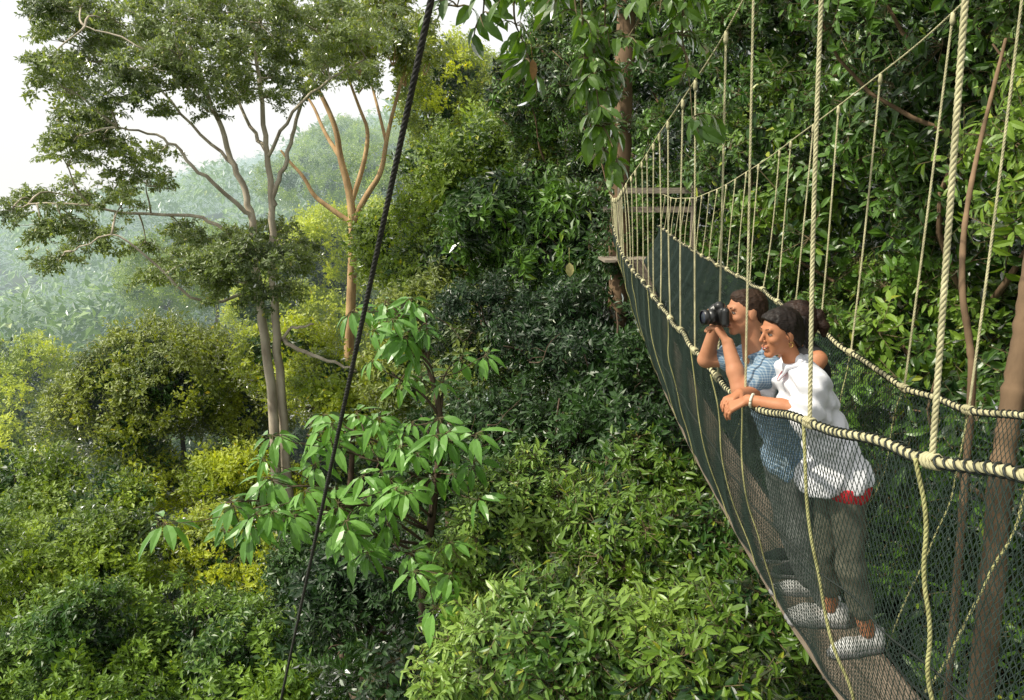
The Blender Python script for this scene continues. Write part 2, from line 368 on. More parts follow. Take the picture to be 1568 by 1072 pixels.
# a few lianas and dead twigs hanging in the shaded middle
e=empty('liana_branches',at(820,640,12)-np.array([0,0,3]));mb=MB()
for i in range(13):
    Y=rng.uniform(10,14);px,py=rng.uniform(620,1000),rng.uniform(480,740);a=at(px,py,Y);L_=rng.uniform(.5,1.3);ang=rng.uniform(-.2,1.3)*(1 if rng.random()<.6 else -1)
    b=a+np.array([math.cos(ang)*L_,rng.uniform(-.5,.5),math.sin(ang)*L_*.8]);P=wob(a,b,10,.16);tube(mb,P,np.linspace(rng.uniform(.008,.014),.003,10),5)
    for j in range(2):
        q=P[rng.integers(3,9)];tube(mb,wob(q,q+unit(1)[0]*rng.uniform(.2,.45),5,.15),np.linspace(.005,.0025,5),4,False)
mb.obj('branches',[M['barkd']],parent=e)
# ---- wall of jungle on the right
e=empty('hillside_jungle',(5,9,-8))
acc={'wall':[],'near':[]};inn_=[];wd=MB();cent=[]
for yy in np.arange(3.2,20,2.4):
    for zz in np.arange(-7.5,8.5,2.6):
        xx=5.3+rng.uniform(-.5,.5)-max(0,yy-12)*.28+ (0.25 if zz<-2 else 0)
        cent.append((xx,yy+rng.uniform(-.6,.6),zz+rng.uniform(-.7,.7)))
for yy,xx in((22,3.2),(24,1.6)):
    for zz in np.arange(-5,8,2.6): cent.append((xx,yy,zz))
for c in cent:
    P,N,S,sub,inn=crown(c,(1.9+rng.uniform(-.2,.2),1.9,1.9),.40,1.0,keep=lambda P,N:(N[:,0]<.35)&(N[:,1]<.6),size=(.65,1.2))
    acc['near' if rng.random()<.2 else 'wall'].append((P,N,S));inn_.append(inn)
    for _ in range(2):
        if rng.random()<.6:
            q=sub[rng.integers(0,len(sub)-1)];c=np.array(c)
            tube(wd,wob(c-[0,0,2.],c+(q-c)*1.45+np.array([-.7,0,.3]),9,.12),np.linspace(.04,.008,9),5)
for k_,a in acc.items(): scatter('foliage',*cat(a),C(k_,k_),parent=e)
scatter('inner_foliage',*cat(inn_),C('wall','dark'),parent=e)  # interior leaves coloured dark to stand in for deep shade
wd.obj('branches',[M['barkm']],parent=e)
def trunk_tree(name,pts,rad,bark,vine=0):
    e=empty(name,pts[0]);mb=MB();P=smooth_path(pts,4);r=np.interp(np.linspace(0,1,len(P)),[0,1],rad)*(1+.07*rng.normal(size=len(P)));tube(mb,P,r,14);mb.obj('trunk',[M[bark]],parent=e)
    if vine:
        q=P[rng.integers(len(P)//3,len(P),vine)]+rng.normal(size=(vine,3))*[rad[0]*1.2,.15,.3]-[0,.15,0]
        scatter('climbing_leaves',q,rng.normal(size=(vine,3))*.4+[0,-.6,.8],rng.uniform(.5,.9,vine),C('near','dark'),parent=e)
    return e
trunk_tree('jungle_tree',[at(1510,1000,4.6)+[0,0,-5],at(1520,900,4.6),at(1535,700,4.7),at(1560,560,4.8),at(1600,300,5),at(1650,-100,5.2)],(.085,.05),'barkm')
trunk_tree('slender_jungle_tree',[at(1500,700,4.9)+[0,0,-5],at(1492,600,4.9),at(1485,520,4.95),at(1470,440,5),at(1480,300,5.4),at(1540,60,6.2)],(.03,.012),'barkm')
# ------------------------------------------------------------------ emergent tree
def big_tree():
    Y=25.
    base=at(430,720,Y);bx=base.copy();bx[2]=tz(base[0],Y)-.5;e=empty('emergent_tree',bx);mb=MB()
    A=lambda px,py,dy=0: at(px,py,Y+dy)
    limbs=[([bx+[-.1,0,0],A(424,720),A(416,600),A(402,500),A(392,420),A(386,340),A(378,300),A(355,250),A(335,185),A(310,130),A(285,50)],(.19,.04)),
     ([bx+[.35,.2,0],A(438,715,.3),A(430,600,.3),A(422,500,.2),A(417,400,.2),A(416,330),A(411,240),A(405,190),A(396,110),A(385,20)],(.18,.04)),
     ([A(415,320),A(425,280),A(440,240),A(452,190),A(472,130),A(500,50,1)],(.09,.03)),
     ([A(386,335),A(350,300,-.5),A(310,270,-1),A(270,225,-1.3),A(235,205,-1.5),A(180,195,-2)],(.08,.02)),
     ([A(390,400),A(340,345,.5),A(285,325,1),A(200,330,1),A(130,310,0),A(60,312,0),A(20,318,0)],(.075,.015)),
     ([A(400,440),A(330,465,-1),A(290,455,-1.5),A(230,400,-2),A(180,350,-2.3),A(110,385,-2.5)],(.06,.015)),
     ([A(407,230),A(380,190,1.2),A(350,120,1.8),A(330,60,2)],(.07,.02)),
     ([A(411,240),A(440,180,-1),A(500,120,-2),A(560,90,-2)],(.06,.02)),
     ([A(360,255),A(300,200,1),A(240,130,1.5),A(170,90,2)],(.06,.02)),
     ([A(335,185),A(290,140,-1.5),A(220,70,-2),A(130,40,-2)],(.05,.015)),
     ([A(430,520,.3),A(450,500,.1),A(480,495,0)],(.06,.03)),
     ([A(435,520,.3),A(470,545,0),A(520,555,0),A(545,570,0)],(.08,.03))]
    allp=[]
    for pts,(r0,r1) in limbs:
        P=smooth_path(pts,2);P[2:-1]+=rng.normal(size=(len(P)-3,3))*.03
        tube(mb,P,np.linspace(r0,r1,len(P)),9)
        m=len(P)//3;allp.append(P[m:])
    allp=np.concatenate(allp)
    cl=[(110,35,60),(180,30,50),(250,45,55),(330,20,50),(400,30,45),(470,40,45),(540,55,45),(590,40,35),(130,95,45),(200,110,45),(280,80,45),(345,80,40),(430,90,50),(500,100,35),(560,110,30),(85,60,35),(120,10,50),(75,15,35),(200,70,50),(300,55,50),(370,55,45),(440,60,45),(90,130,40),(75,95,35),(160,180,40),(110,210,35),
        (110,180,35),(150,215,45),(95,240,35),(190,262,40),(225,275,35),(55,310,45),(120,300,40),(190,310,35),(25,325,25),(95,345,40),(85,395,35),(130,375,30),(165,368,35),(225,380,25),(300,130,35),(365,140,40),(400,150,35),(250,175,25),(330,165,25),(150,60,35),(230,10,40),(440,15,40),(380,5,40),(480,140,25),(420,120,30),(300,20,40),(170,150,35),(220,150,25),(260,110,35),(120,135,35),(240,240,25),(520,15,40),(340,110,35),(60,350,30)]
    cl+=[(320,375,45),(365,395,45),(420,355,40),(465,375,35),(280,350,30),(250,425,35),(340,430,45),(450,400,30),(385,370,35),(300,400,35),(410,390,45),(370,430,40),(440,440,30),(400,460,30)]
    PP=[];NN=[]
    for px,py,rp in cl:
        dy=rng.uniform(-3,3);c=at(px,py,Y+dy);r=rp/F*Y
        j=np.argmin(np.linalg.norm((allp-c)*[1,.6,1.2],axis=1));b=allp[j]
        path=wob(b,c,8,.06,.04);tube(mb,path,np.linspace(.035,.014,8),5)
        m=int(14*(rp/40)**2)
        d=unit(m)*rng.uniform(.25,1.,(m,1))*r*[1.15,1.15,.75]
        P=c+d;PP.append(P);NN.append(np.tile([0,0,1.],(m,1))+d/r*.8)
        for q in P[::2]: tube(mb,wob(c-(c-b)*.2,q,5,.1),np.linspace(.014,.006,5),4,False)
    mb.obj('trunk_and_limbs',[M['bark']],parent=e)
    P=np.concatenate(PP);scatter('crown',P,np.concatenate(NN),rng.uniform(.6,1.05,len(P)),C('airy','emerg'),parent=e)
    Y=33.;A=lambda px,py,dy=0: at(px,py,Y+dy);b=A(530,600);b[2]=tz(b[0],Y);e=empty('orange_lit_tree',b);mb=MB()
    for pts,(r0,r1) in [([b,A(532,580),A(538,450),A(541,350),A(535,290),A(520,240),A(516,200),A(495,150),A(470,110)],(.25,.06)),
        ([A(541,340),A(560,300),A(585,265),A(592,210),A(610,140),A(628,80)],(.15,.04)),
        ([A(538,310),A(558,250),A(565,200),A(552,170),A(530,110)],(.12,.04)),
        ([A(520,240),A(495,200,.5),A(480,160,1),A(455,130,1)],(.10,.03)),([A(592,220),A(575,150,1),A(560,100,1)],(.08,.03)),
        ([A(535,340),A(500,315),A(480,300),A(465,270),A(445,250),A(430,230)],(.12,.04)),([A(530,580),A(560,540,-1),A(600,500,-1)],(.1,.03))]:
        P=smooth_path(pts,2);tube(mb,P,np.linspace(r0,r1,len(P)),9)
    PP=[];NN=[]
    for px,py,rp in [(500,80,35),(550,70,40),(600,60,35),(635,40,30),(620,100,30),(570,30,40),(520,20,40),(480,110,20),(650,90,22),(600,10,40),(550,110,30)]:
        c=at(px,py,Y+rng.uniform(-2,2));r=rp/F*Y;m=int(14*(rp/35)**2);d=unit(m)*rng.uniform(.3,1.,(m,1))*r*[1.1,1.1,.8];PP.append(c+d);NN.append(np.tile([0,0,1.],(m,1))+d/r)
        for q in (c+d)[::3]: tube(mb,wob(c-[0,0,r],q,5,.1),np.linspace(.03,.01,5),4,False)
    mb.obj('trunk_and_limbs',[M['barko']],parent=e)
    P=np.concatenate(PP);scatter('crown',P,np.concatenate(NN),rng.uniform(.9,1.5,len(P)),C('airy','olive'),parent=e)
big_tree()
# ------------------------------------------------------------------ compound-leaf tree (umbrella rosettes)
def rosette_coll():
    c=bpy.data.collections.new('rosettes')
    for s in range(5):
        rs=np.random.default_rng(s+50);mb=MB();tm=MB()
        nl=8
        for k in range(nl):
            a=k*2*math.pi/nl+rs.uniform(-.25,.25);el=rs.uniform(-.8,.15)
            d=np.array([math.cos(a)*math.cos(el),math.sin(a)*math.cos(el),math.sin(el)])
            pl=rs.uniform(.03,.09)
            V,T=leaf_geo(d*pl,d+np.array([0,0,-.15]),np.array([0,0,1.])+rs.normal(size=3)*.15,rs.uniform(.22,.33),rs.uniform(.038,.055),True,.35);mb.add(V,T=T)
            tube(tm,np.array([[0,0,0],d*pl*.5,d*pl*1.1]),.003,3,False)
        tube(tm,np.array([[0,0,0],[0,0,-.1],[.03,0,-.22]]),.006,4,False)
        V=np.concatenate(mb.V);T=np.concatenate(mb.T);V2=np.concatenate(tm.V);Q2=np.concatenate(tm.Q)+len(V)
        T2=np.concatenate([Q2[:,[0,1,2]],Q2[:,[0,2,3]]])
        c.objects.link(mesh_np('rosette',np.concatenate([V,V2]),T=np.concatenate([T,T2]),mats=[M['palm'],M['twig']],mi=np.r_[np.zeros(len(T),int),np.ones(len(T2),int)],smooth=False,link=False))
    return c
ros=rosette_coll()
b=at(700,1000,11.);b[2]=tz(b[0],11);e=empty('umbrella_leaf_tree',b);mb=MB();PP=[]
root=[at(640,980,9.5),at(660,800,9.6),at(680,640,9.8),at(650,540,10)]
tr=smooth_path([b,*root],3);tube(mb,tr,np.linspace(.08,.03,len(tr)),7)
for px,py,Y,n in [(345,770,8.6,5),(400,800,8.4,5),(440,745,8.7,5),(440,790,8.5,4),(510,780,8.4,5),(590,750,8.6,5),(640,710,8.8,5),(700,675,8.6,6),(470,665,9,5),(520,650,9.2,5),(600,570,9.5,3),(625,505,9.6,4),(650,480,9.8,4),(600,470,9.8,3),
    (645,880,8.2,4),(600,840,8.6,3),(520,850,8.8,3),(550,700,8.8,3),(690,560,10,3),(600,650,9,3),(680,740,8.8,3)]:
    c=at(px,py,Y);j=np.argmin(np.linalg.norm(tr[8:]-c-np.array([0,0,-.6]),axis=1));path=wob(tr[8+j],c,9,.05,.08);tube(mb,path,np.linspace(.022,.008,9),5)
    for i in range(n+1):
        q=c+rng.normal(size=3)*[.30,.26,.13];PP.append(q);tube(mb,wob(path[-3],q-[0,0,.02],5,.06),np.linspace(.008,.004,5),4,False)
mb.obj('trunk_and_limbs',[M['barkd']],parent=e)
PP=np.array(PP);scatter('leaves',PP,np.tile([-.1,-.35,1.],(len(PP),1))+rng.normal(size=(len(PP),3))*.22,rng.uniform(.75,1.2,len(PP)),ros,parent=e)
# ------------------------------------------------------------------ overhanging branch, top centre
hc=clump_coll('sprigs_hang',M['hang'],n=5,L=.125,W=.054,r=.17,ntw=3,nlf=4,near=True,twig=True,droop=.3,hang=.7)
e=empty('overhanging_branch',at(1000,-60,4.2));mb=MB();PP=[]
main=smooth_path([at(1150,-160,4.6),at(1030,-70,4.3),at(900,-50,4.1),at(780,-45,4.0),at(690,-30,4)],3);tube(mb,main,np.linspace(.03,.008,len(main)),6)
vines=[[(740,-40),(742,10),(735,40)],[(790,-40),(785,30),(800,60),(812,95)],[(880,-40),(880,20),(905,70),(915,150),(925,230)],[(1000,-60),(985,20),(960,60)],[(1060,-60),(1040,40),(1055,110),(1060,180)],[(930,-50),(925,50),(930,110)],[(710,-30),(700,10)],[(850,-40),(850,10)],[(1020,-60),(1010,20)],[(905,60),(930,170),(945,250)],[(890,0),(895,80),(900,190)]]
for v in vines:
    P=smooth_path([at(a,b_,4+.15*math.sin(a)) for a,b_ in v],3);tube(mb,P,np.linspace(.006,.0025,len(P)),4)
    PR,_=resample(P,.08)
    for q in PR[1:]:
        if rng.random()<.75: PP.append(q)
mb.obj('twigs',[M['twig']],parent=e)
PP=np.array(PP);scatter('leaves',PP,np.tile([0,0,1.],(len(PP),1))+rng.normal(size=(len(PP),3))*.3,rng.uniform(.6,1.05,len(PP)),hc,parent=e)
def single_leaf(name,p,L,W,col,adir,nrm):
    m=simple_mat(name+'_mat',col,tuple(c*.6 for c in col),40,.6)
    V,T=leaf_geo(np.array(p),np.array(adir,float),np.array(nrm,float),L,W,True);V=list(V)
    th=MB();th.add(V,T=T);tube(th,np.array([p,np.array(p)-np.array(adir,float)*.05,np.array(p)-np.array(adir,float)*.09+[0,0,.03]]),.0015,4);th.obj(name,[m])
single_leaf('yellow_leaf',at(872,402,6.5),.12,.036,(.55,.5,.2),(.05,0,-1),(0,-1,.2))
single_leaf('withered_leaf',at(815,90,4.),.10,.022,(.3,.17,.06),(.1,0,-1),(.5,-1,.1))
print('foliage',time.time()-T0,NI)
# ------------------------------------------------------------------ canopy walkway
def curve(xs,ys):
    X=np.linspace(-1.5,14,400);Yv=np.interp(X,xs,ys);k=np.exp(-np.linspace(-2,2,31)**2);k/=k.sum()
    Yp=np.r_[np.full(15,Yv[0]),Yv,np.full(15,Yv[-1])];Z=np.convolve(Yp,k,'valid');return lambda q:np.interp(q,X,Z)
railZ=curve([-1.5,0,1.,1.7,2.1,2.9,3.65,4.15,5.15,6.65,8.9,11,13.2],[-.1,-.3,-.46,-.585,-.67,-.79,-.915,-.93,-.82,-.66,-.53,-.42,-.25])
floorZ=curve([-1.5,0,1,2,3,3.8,4.6,5.5,7.5,9.9,12,13.2],[-1.6,-1.8,-1.93,-2.02,-2.07,-2.07,-2.02,-1.93,-1.72,-1.33,-1.0,-.8])
cabZ=curve([-1.5,0,1,2,3,4.3,5.6,6.8,8.6,10,12,13.2],[3.2,2.5,2.05,1.62,1.24,.86,.62,.43,.22,.14,.16,.25])
offX=curve([-1.5,6,9,12.7,14],[0,0,.1,.36,.42])
def edgeX(side,y): return (1.42 if side<0 else 1.77)+offX(y)
def railX(side,y):
    w=np.interp(y,[8,12.8],[0,.12]);return (1.13+w if side<0 else 2.07-w*.5)+offX(y)
def S(side,y,h):
    y=np.asarray(y,float);x=edgeX(side,y)*(1-h)+railX(side,y)*h+side*.05*np.sin(math.pi*h)
    z=floorZ(y)*(1-h)+railZ(y)*h+.008*np.sin(y*9+h*5);return np.stack([x+.006*np.sin(y*13+h*9),y,z],-1)
bridge=empty('canopy_walkway',(1.6,4,-2.08))
def net(side):
    cell=.032;lat=.8;h=np.linspace(0,1,17);s0=np.arange(-1.4,13.2,cell)
    mb=MB()
    for sg in(1,-1):
        y=s0[:,None]+sg*(h[None]-.5)*lat;y=np.clip(y,-1.4,13.1);P=S(side,y,np.broadcast_to(h,y.shape))
        T=np.gradient(P,axis=1);T/=np.linalg.norm(T,axis=2)[...,None]+1e-9
        n=np.array([1.,0,.1]);b=np.cross(T,n);nn=np.cross(b,T)
        ns,nh=y.shape;a=np.arange(3)*2*math.pi/3
        rr=np.interp(y,[0,4,7,13],[.0013,.0018,.0029,.005])[...,None,None]
        V=P[:,:,None,:]+rr*(np.cos(a)[None,None,:,None]*nn[:,:,None,:]+np.sin(a)[None,None,:,None]*b[:,:,None,:])
        idx=np.arange(ns*nh*3).reshape(ns,nh,3);j=np.array([1,2,0])
        Q=np.stack([idx[:,:-1,:],idx[:,:-1,j],idx[:,1:,j],idx[:,1:,:]],-1).reshape(-1,4);mb.add(V.reshape(-1,3),Q)
    mb.obj('net_outer' if side<0 else 'net_inner',[M['net']],parent=bridge,smooth=False)
for s_ in(-1,1): net(s_)
yy=np.linspace(-1.4,13.2,220)
rails=MB();lace=MB();hang=MB();low=MB()
for s_ in(-1,1):
    P=S(s_,yy,1.);rope(rails,P,.014,.08);helix(lace,P,.017,.042,.0035)
    P2=S(s_,yy,0.);P2[:,2]+=.01;rope(lace,P2,.007,.06,6)
    if s_<0: tube(lace,S(s_,yy,.52),.004,5)
    C_=np.stack([railX(s_,yy)+s_*.05,yy,cabZ(yy)],-1);rope(rails,C_,.0052,.06,6)
ys={-1:[-.6,.35,1.2,2.05,2.93,3.78,4.3,4.85]+list(np.arange(5.3,13,.36)),1:[.3,1.2,2.1,3.0,3.5,4.1,4.8,5.3]+list(np.arange(5.8,13,.42))}
for s_ in(-1,1):
    for i,y in enumerate(ys[s_]):
        a=S(s_,y,1.);tilt=rng.uniform(-.09,.09)*(1 if y>2 else .4)
        top=np.array([railX(s_,y)+s_*(.05),y+tilt,cabZ(y+tilt)]);
        P=smooth_path([a,a*.6+top*.4+rng.normal(size=3)*.008,top],2)
        r=.0083 if y<3.5 else .0058
        rope(hang,P,r,.052 if y<6 else .08,7 if y<6 else 5)
        seg=S(s_,np.linspace(y-.03,y+.03,6),1.);helix(hang,seg,.018,.015,.0065,5)
        if y<5 or i%3==0:
            hh=np.linspace(1,0,9);q=S(s_,y+.03+ (1-hh)*rng.uniform(-.1,.12),hh);q[:,0]+=s_*.012+rng.normal(size=9)*.008;q[:,1]+=rng.normal(size=9)*.012
            q=smooth_path(q,2);rope(low,q,.0065 if y<3.3 else .004,.05 if y<6 else .08,6)
        tube(hang,np.linspace(top-[0,0,.06],top,4),[.009,.013,.011,.009],6)
rails.obj('rail_and_main_ropes',[M['rope']],parent=bridge);lace.obj('net_lacing',[M['lace']],parent=bridge)
hang.obj('suspension_ropes',[M['rope']],parent=bridge);low.obj('tie_down_ropes',[M['ropey']],parent=bridge)
pl=MB();al=MB();y=-1.4;i=0
while y<13:
    L=min(1.9,13.1-y)
    for k in range(2):
        x=(1.42+1.77)/2+offX(y+L/2)+(-.087 if k==0 else .087)
        n=8;yv=np.linspace(y,y+L-.012,n);zv=floorZ(yv)-.012+(i%2)*.003+k*.002
        V=[];
        for a,b_ in zip(yv,zv):
            xx=x+offX(a)-offX(y+L/2)
            V+=[[xx-.083,a,b_],[xx+.083,a,b_],[xx+.083,a,b_-.026],[xx-.083,a,b_-.026]]
        Q=[]
        for j in range(n-1):
            for m in range(4): Q.append([j*4+m,j*4+(m+1)%4,(j+1)*4+(m+1)%4,(j+1)*4+m])
        Q+= [[3,2,1,0],[(n-1)*4,(n-1)*4+1,(n-1)*4+2,(n-1)*4+3]];pl.add(V,Q)
    y+=L;i+=1
for y in np.arange(-1.2,13,.38):
    x=1.595+offX(y);tube(al,[[x-.16,y,floorZ(y)-.055],[x+.16,y,floorZ(y)-.055]],.011,6)
for k in(-.13,.13): tube(al,np.stack([1.595+k+offX(yy),yy,floorZ(yy)-.056],-1),.014,6)
pl.obj('planks',[M['wood']],parent=bridge,smooth=False);al.obj('ladder_frame',[M['alu']],parent=bridge)
pe=empty('tree_platform',(2.3,13.6,-1));mb=MB()
for i in range(8): box(mb,(1.62+i*.2,13.7,-.84+(i%2)*.004),(.185,1.0,.04))
for x_ in(1.75,2.95): box(mb,(x_,13.15,-.2),(.07,.07,1.2))
box(mb,(2.42,13.08,.30),(1.35,.05,.09));box(mb,(2.4,14.2,.0),(1.6,.05,.1))
mb.obj('frame',[M['woodl']],parent=pe,smooth=False)
trunk_tree('platform_tree',[(1.95,14.4,-14),(1.92,14.4,-4),(1.9,14.35,0),(1.95,14.3,4),(2.1,14.4,9)],(.2,.14),'barkm',vine=110)
g0=at(660,0,1.55);g1=at(430,1072,4.0);d=g1-g0;mb=MB();rope(mb,[g0-d*1.2,g0,g1,g1+d*2.2],.0066,.06,8,4);mb.obj('guy_cable',[M['steel']])
print('bridge',time.time()-T0)
# ------------------------------------------------------------------ people
def lerp(a,b,t): return a+(b-a)*t
def sd_cone(P,a,b,ra,rb):
    a=np.asarray(a,float);b=np.asarray(b,float);ab=b-a;h=np.clip(((P-a)@ab)/max(ab@ab,1e-9),0,1)
    return np.linalg.norm(P-a-h[:,None]*ab,axis=1)-(ra+(rb-ra)*h)
def sd_ell(P,c,r,R=None):
    q=P-np.asarray(c,float)
    if R is not None: q=q@np.asarray(R,float)
    r=np.asarray(r,float);k0=np.linalg.norm(q/r,axis=1);k1=np.linalg.norm(q/(r*r),axis=1)
    return k0*(k0-1)/(k1+1e-9)
def smin(a,b,k):
    h=np.clip(.5+.5*(b-a)/k,0,1);return b+(a-b)*h-k*h*(1-h)
def nets(f,o,vx):
    ins=f<0;nx,ny,nz=f.shape
    acc=np.zeros((nx-1,ny-1,nz-1,3));cnt=np.zeros((nx-1,ny-1,nz-1))
    cor=[(i,j,k) for i in(0,1) for j in(0,1) for k in(0,1)]
    sl=lambda c:f[c[0]:nx-1+c[0],c[1]:ny-1+c[1],c[2]:nz-1+c[2]]
    for a in cor:
        for ax in range(3):
            if a[ax]==1: continue
            b=list(a);b[ax]=1;b=tuple(b);fa,fb=sl(a),sl(b);m=(fa<0)!=(fb<0)
            t=np.where(m,fa/(fa-fb+1e-20),0)
            for d in range(3):
                acc[...,d]+=np.where(m,a[d]+(t if d==ax else 0),0)
            cnt+=m
    act=cnt>0;idx=-np.ones(act.shape,int);idx[act]=np.arange(act.sum());ii=np.argwhere(act)
    V=(ii+acc[act]/cnt[act][:,None])*vx+o
    Q=[]
    for ax in range(3):
        u,v=(ax+1)%3,(ax+2)%3
        s0=[slice(None)]*3;s1=[slice(None)]*3;s0[ax]=slice(0,-1);s1[ax]=slice(1,None)
        A_=ins[tuple(s0)];B_=ins[tuple(s1)];E=np.argwhere(A_!=B_)
        E=E[(E[:,u]>0)&(E[:,v]>0)&(E[:,u]<f.shape[u]-1)&(E[:,v]<f.shape[v]-1)]
        fl=A_[tuple(E.T)]
        def g(du,dv):
            e_=E.copy();e_[:,u]-=du;e_[:,v]-=dv;return idx[tuple(e_.T)]
        q=np.stack([g(1,1),g(0,1),g(0,0),g(1,0)],-1);q[~fl]=q[~fl][:,::-1];Q.append(q)
    Q=np.concatenate(Q);return V,Q[(Q>=0).all(1)]
def body(name,prims,mat,vx,parent,k=.03,cut=None,wr=0.,wf=14.,fn=None):
    lo=np.full(3,9e9);hi=-lo
    for p in prims:
        if p[0]=='c':
            for q,r in((p[1],p[3]),(p[2],p[4])): lo=np.minimum(lo,np.array(q)-r);hi=np.maximum(hi,np.array(q)+r)
        else: r=max(p[2]);lo=np.minimum(lo,np.array(p[1])-r);hi=np.maximum(hi,np.array(p[1])+r)
    lo-=vx*3+k*.4;hi+=vx*3+k*.4;n=np.ceil((hi-lo)/vx).astype(int)+1
    G=np.stack(np.meshgrid(*[lo[i]+np.arange(n[i])*vx for i in range(3)],indexing='ij'),-1).reshape(-1,3)
    f=None
    for p in prims:
        kk=k
        if p[0]=='c': d=sd_cone(G,*p[1:5]);kk=p[5] if len(p)>5 else k
        else: d=sd_ell(G,*p[1:4])
        f=d if f is None else smin(f,d,kk)
    if fn is not None: f=fn(G,f)
    if cut is not None: f=np.maximum(f,cut(G))
    V,Q=nets(f.reshape(n),lo,vx)
    if wr:
        N_=np.array([noise.noise_vector(Vector((v[0]*wf,v[1]*wf,v[2]*wf*.55))) [:] for v in V])
        N2=np.array([noise.noise_vector(Vector((v[0]*wf*2.3,v[1]*wf*2.3,v[2]*wf*1.4+5)))[:] for v in V])
        V=V+N_*wr+N2*wr*.5
    return mesh_np(name,V,Q,mats=[mat],parent=parent)
def skin_mat(name,c):
    m,nt=newmat(name);p=nd(nt,'ShaderNodeBsdfPrincipled');g=nd(nt,'ShaderNodeNewGeometry');no=nd(nt,'ShaderNodeTexNoise');no.inputs['Scale'].default_value=22;no.inputs['Detail'].default_value=5
    nt.links.new(g.outputs['Position'],no.inputs['Vector']);col=mixc(nt,no.outputs['Fac'],(c[0]*.82,c[1]*.68,c[2]*.62),(c[0]*1.15,c[1]*1.2,c[2]*1.25));nt.links.new(col,p.inputs['Base Color'])
    p.inputs['Roughness'].default_value=.55;p.inputs['Specular IOR Level'].default_value=.3
    finish(nt,p.outputs[0],False);return m
def plaid_mat():
    m,nt=newmat('blue_check_cotton');g=nd(nt,'ShaderNodeNewGeometry');sx=nd(nt,'ShaderNodeSeparateXYZ');nt.links.new(g.outputs['Position'],sx.inputs[0])
    def line(v,per,w): return math_(nt,'LESS_THAN',math_(nt,'FRACT',math_(nt,'DIVIDE',v,per)),w)
    hz=math_(nt,'ADD',sx.outputs['X'],math_(nt,'MULTIPLY',sx.outputs['Y'],.8))
    a=line(sx.outputs['Z'],.013,.3);b=line(hz,.015,.3)
    f=math_(nt,'MULTIPLY',math_(nt,'ADD',a,b),.5)
    col=mixc(nt,f,(.11,.19,.29),(.38,.46,.51));p=nd(nt,'ShaderNodeBsdfPrincipled');nt.links.new(col,p.inputs['Base Color']);p.inputs['Roughness'].default_value=.85
    finish(nt,p.outputs[0],False);return m
skW=skin_mat('skin_tan',(.43,.19,.095));skM=skin_mat('skin_fair_tan',(.46,.22,.12))
white=simple_mat('white_cotton',(.70,.70,.73),(.62,.63,.67),12,.85);red=simple_mat('red_cotton',(.55,.03,.035),(.42,.02,.03),20,.8)
olive=simple_mat('olive_trousers',(.13,.125,.09),(.08,.08,.06),14,.9);gray=simple_mat('grey_trousers',(.14,.15,.14),(.09,.095,.09),14,.9)
hairB=simple_mat('black_hair',(.008,.006,.005),(.020,.013,.010),60,.5,.3,False,(1,1,3),spec=.25)
hairC=simple_mat('dark_brown_hair',(.018,.010,.007),(.04,.02,.012),60,.5,.3,False,(1,1,3),spec=.25)
hairM=simple_mat('brown_hair',(.018,.011,.007),(.05,.027,.016),60,.55,.3,False,(1,1,3),spec=.2)
black=simple_mat('black_fabric',(.012,.012,.013),(.02,.02,.022),20,.8);blackp=simple_mat('camera_black',(.012,.012,.012),(.02,.02,.02),30,.35,spec=.5)
shoe=simple_mat('white_leather',(.74,.74,.72),(.5,.5,.48),20,.6);sole=simple_mat('rubber_sole',(.25,.25,.25),(.15,.15,.15),20,.8)
eyew=simple_mat('eye_white',(.42,.39,.36),None,20,.3);eyed=simple_mat('eye_dark',(.02,.012,.008),None,20,.2,spec=.5)
lip=simple_mat('lips',(.34,.10,.08),(.30,.09,.07),30,.45);teeth=simple_mat('teeth',(.72,.70,.65),None,30,.3);glass=simple_mat('lens_glass',(.02,.02,.05),None,30,.08,spec=1.)
gold=simple_mat('gold',(.75,.5,.15),None,30,.3,metal=1);grn=simple_mat('wrist_band',(.75,.75,.6),None,30,.5)
plaid=plaid_mat()
def basis(x,z):
    x=np.array(x,float);x/=np.linalg.norm(x);z=np.array(z,float);y=np.cross(z,x);y/=np.linalg.norm(y);z=np.cross(x,y);return np.stack([x,y,z],1)
def hand(w,xd,zd,thumb=1,curl=(.5,.6,.5),s=1.,spread=.06):
    R=basis(xd,zd);L=lambda v:np.array(w)+R@(np.array(v,float)*s);pr=[]
    for i in range(4):
        yb=(.027-.018*i)*thumb;pr.append(('c',L((.012,yb*.55,0)),L((.082,yb,0)),.0125*s,.0115*s,.012))
    for i,ln in enumerate((.068,.077,.071,.056)):
        yb=(.028-.0187*i)*thumb;p=np.array([.085-(.006 if i in(0,3) else 0),yb,0.]);ang=0;q=p
        for j,(fr,c) in enumerate(zip((.45,.31,.24),curl)):
            ang+=c;dirv=np.array([math.cos(ang),(.028-.0187*i)*thumb*spread*20,-math.sin(ang)]);q2=q+dirv/np.linalg.norm(dirv)*ln*fr
            pr.append(('c',L(q),L(q2),(.0088-.0008*j)*s,(.0082-.0009*j)*s,.003));q=q2
    t0=np.array([.02,.024*thumb,-.006]);t1=np.array([.05,.05*thumb,-.02]);t2=np.array([.078,.055*thumb,-.03])
    pr.append(('c',L(t0),L(t1),.0135*s,.0105*s,.008));pr.append(('c',L(t1),L(t2),.0098*s,.0078*s,.003));return pr
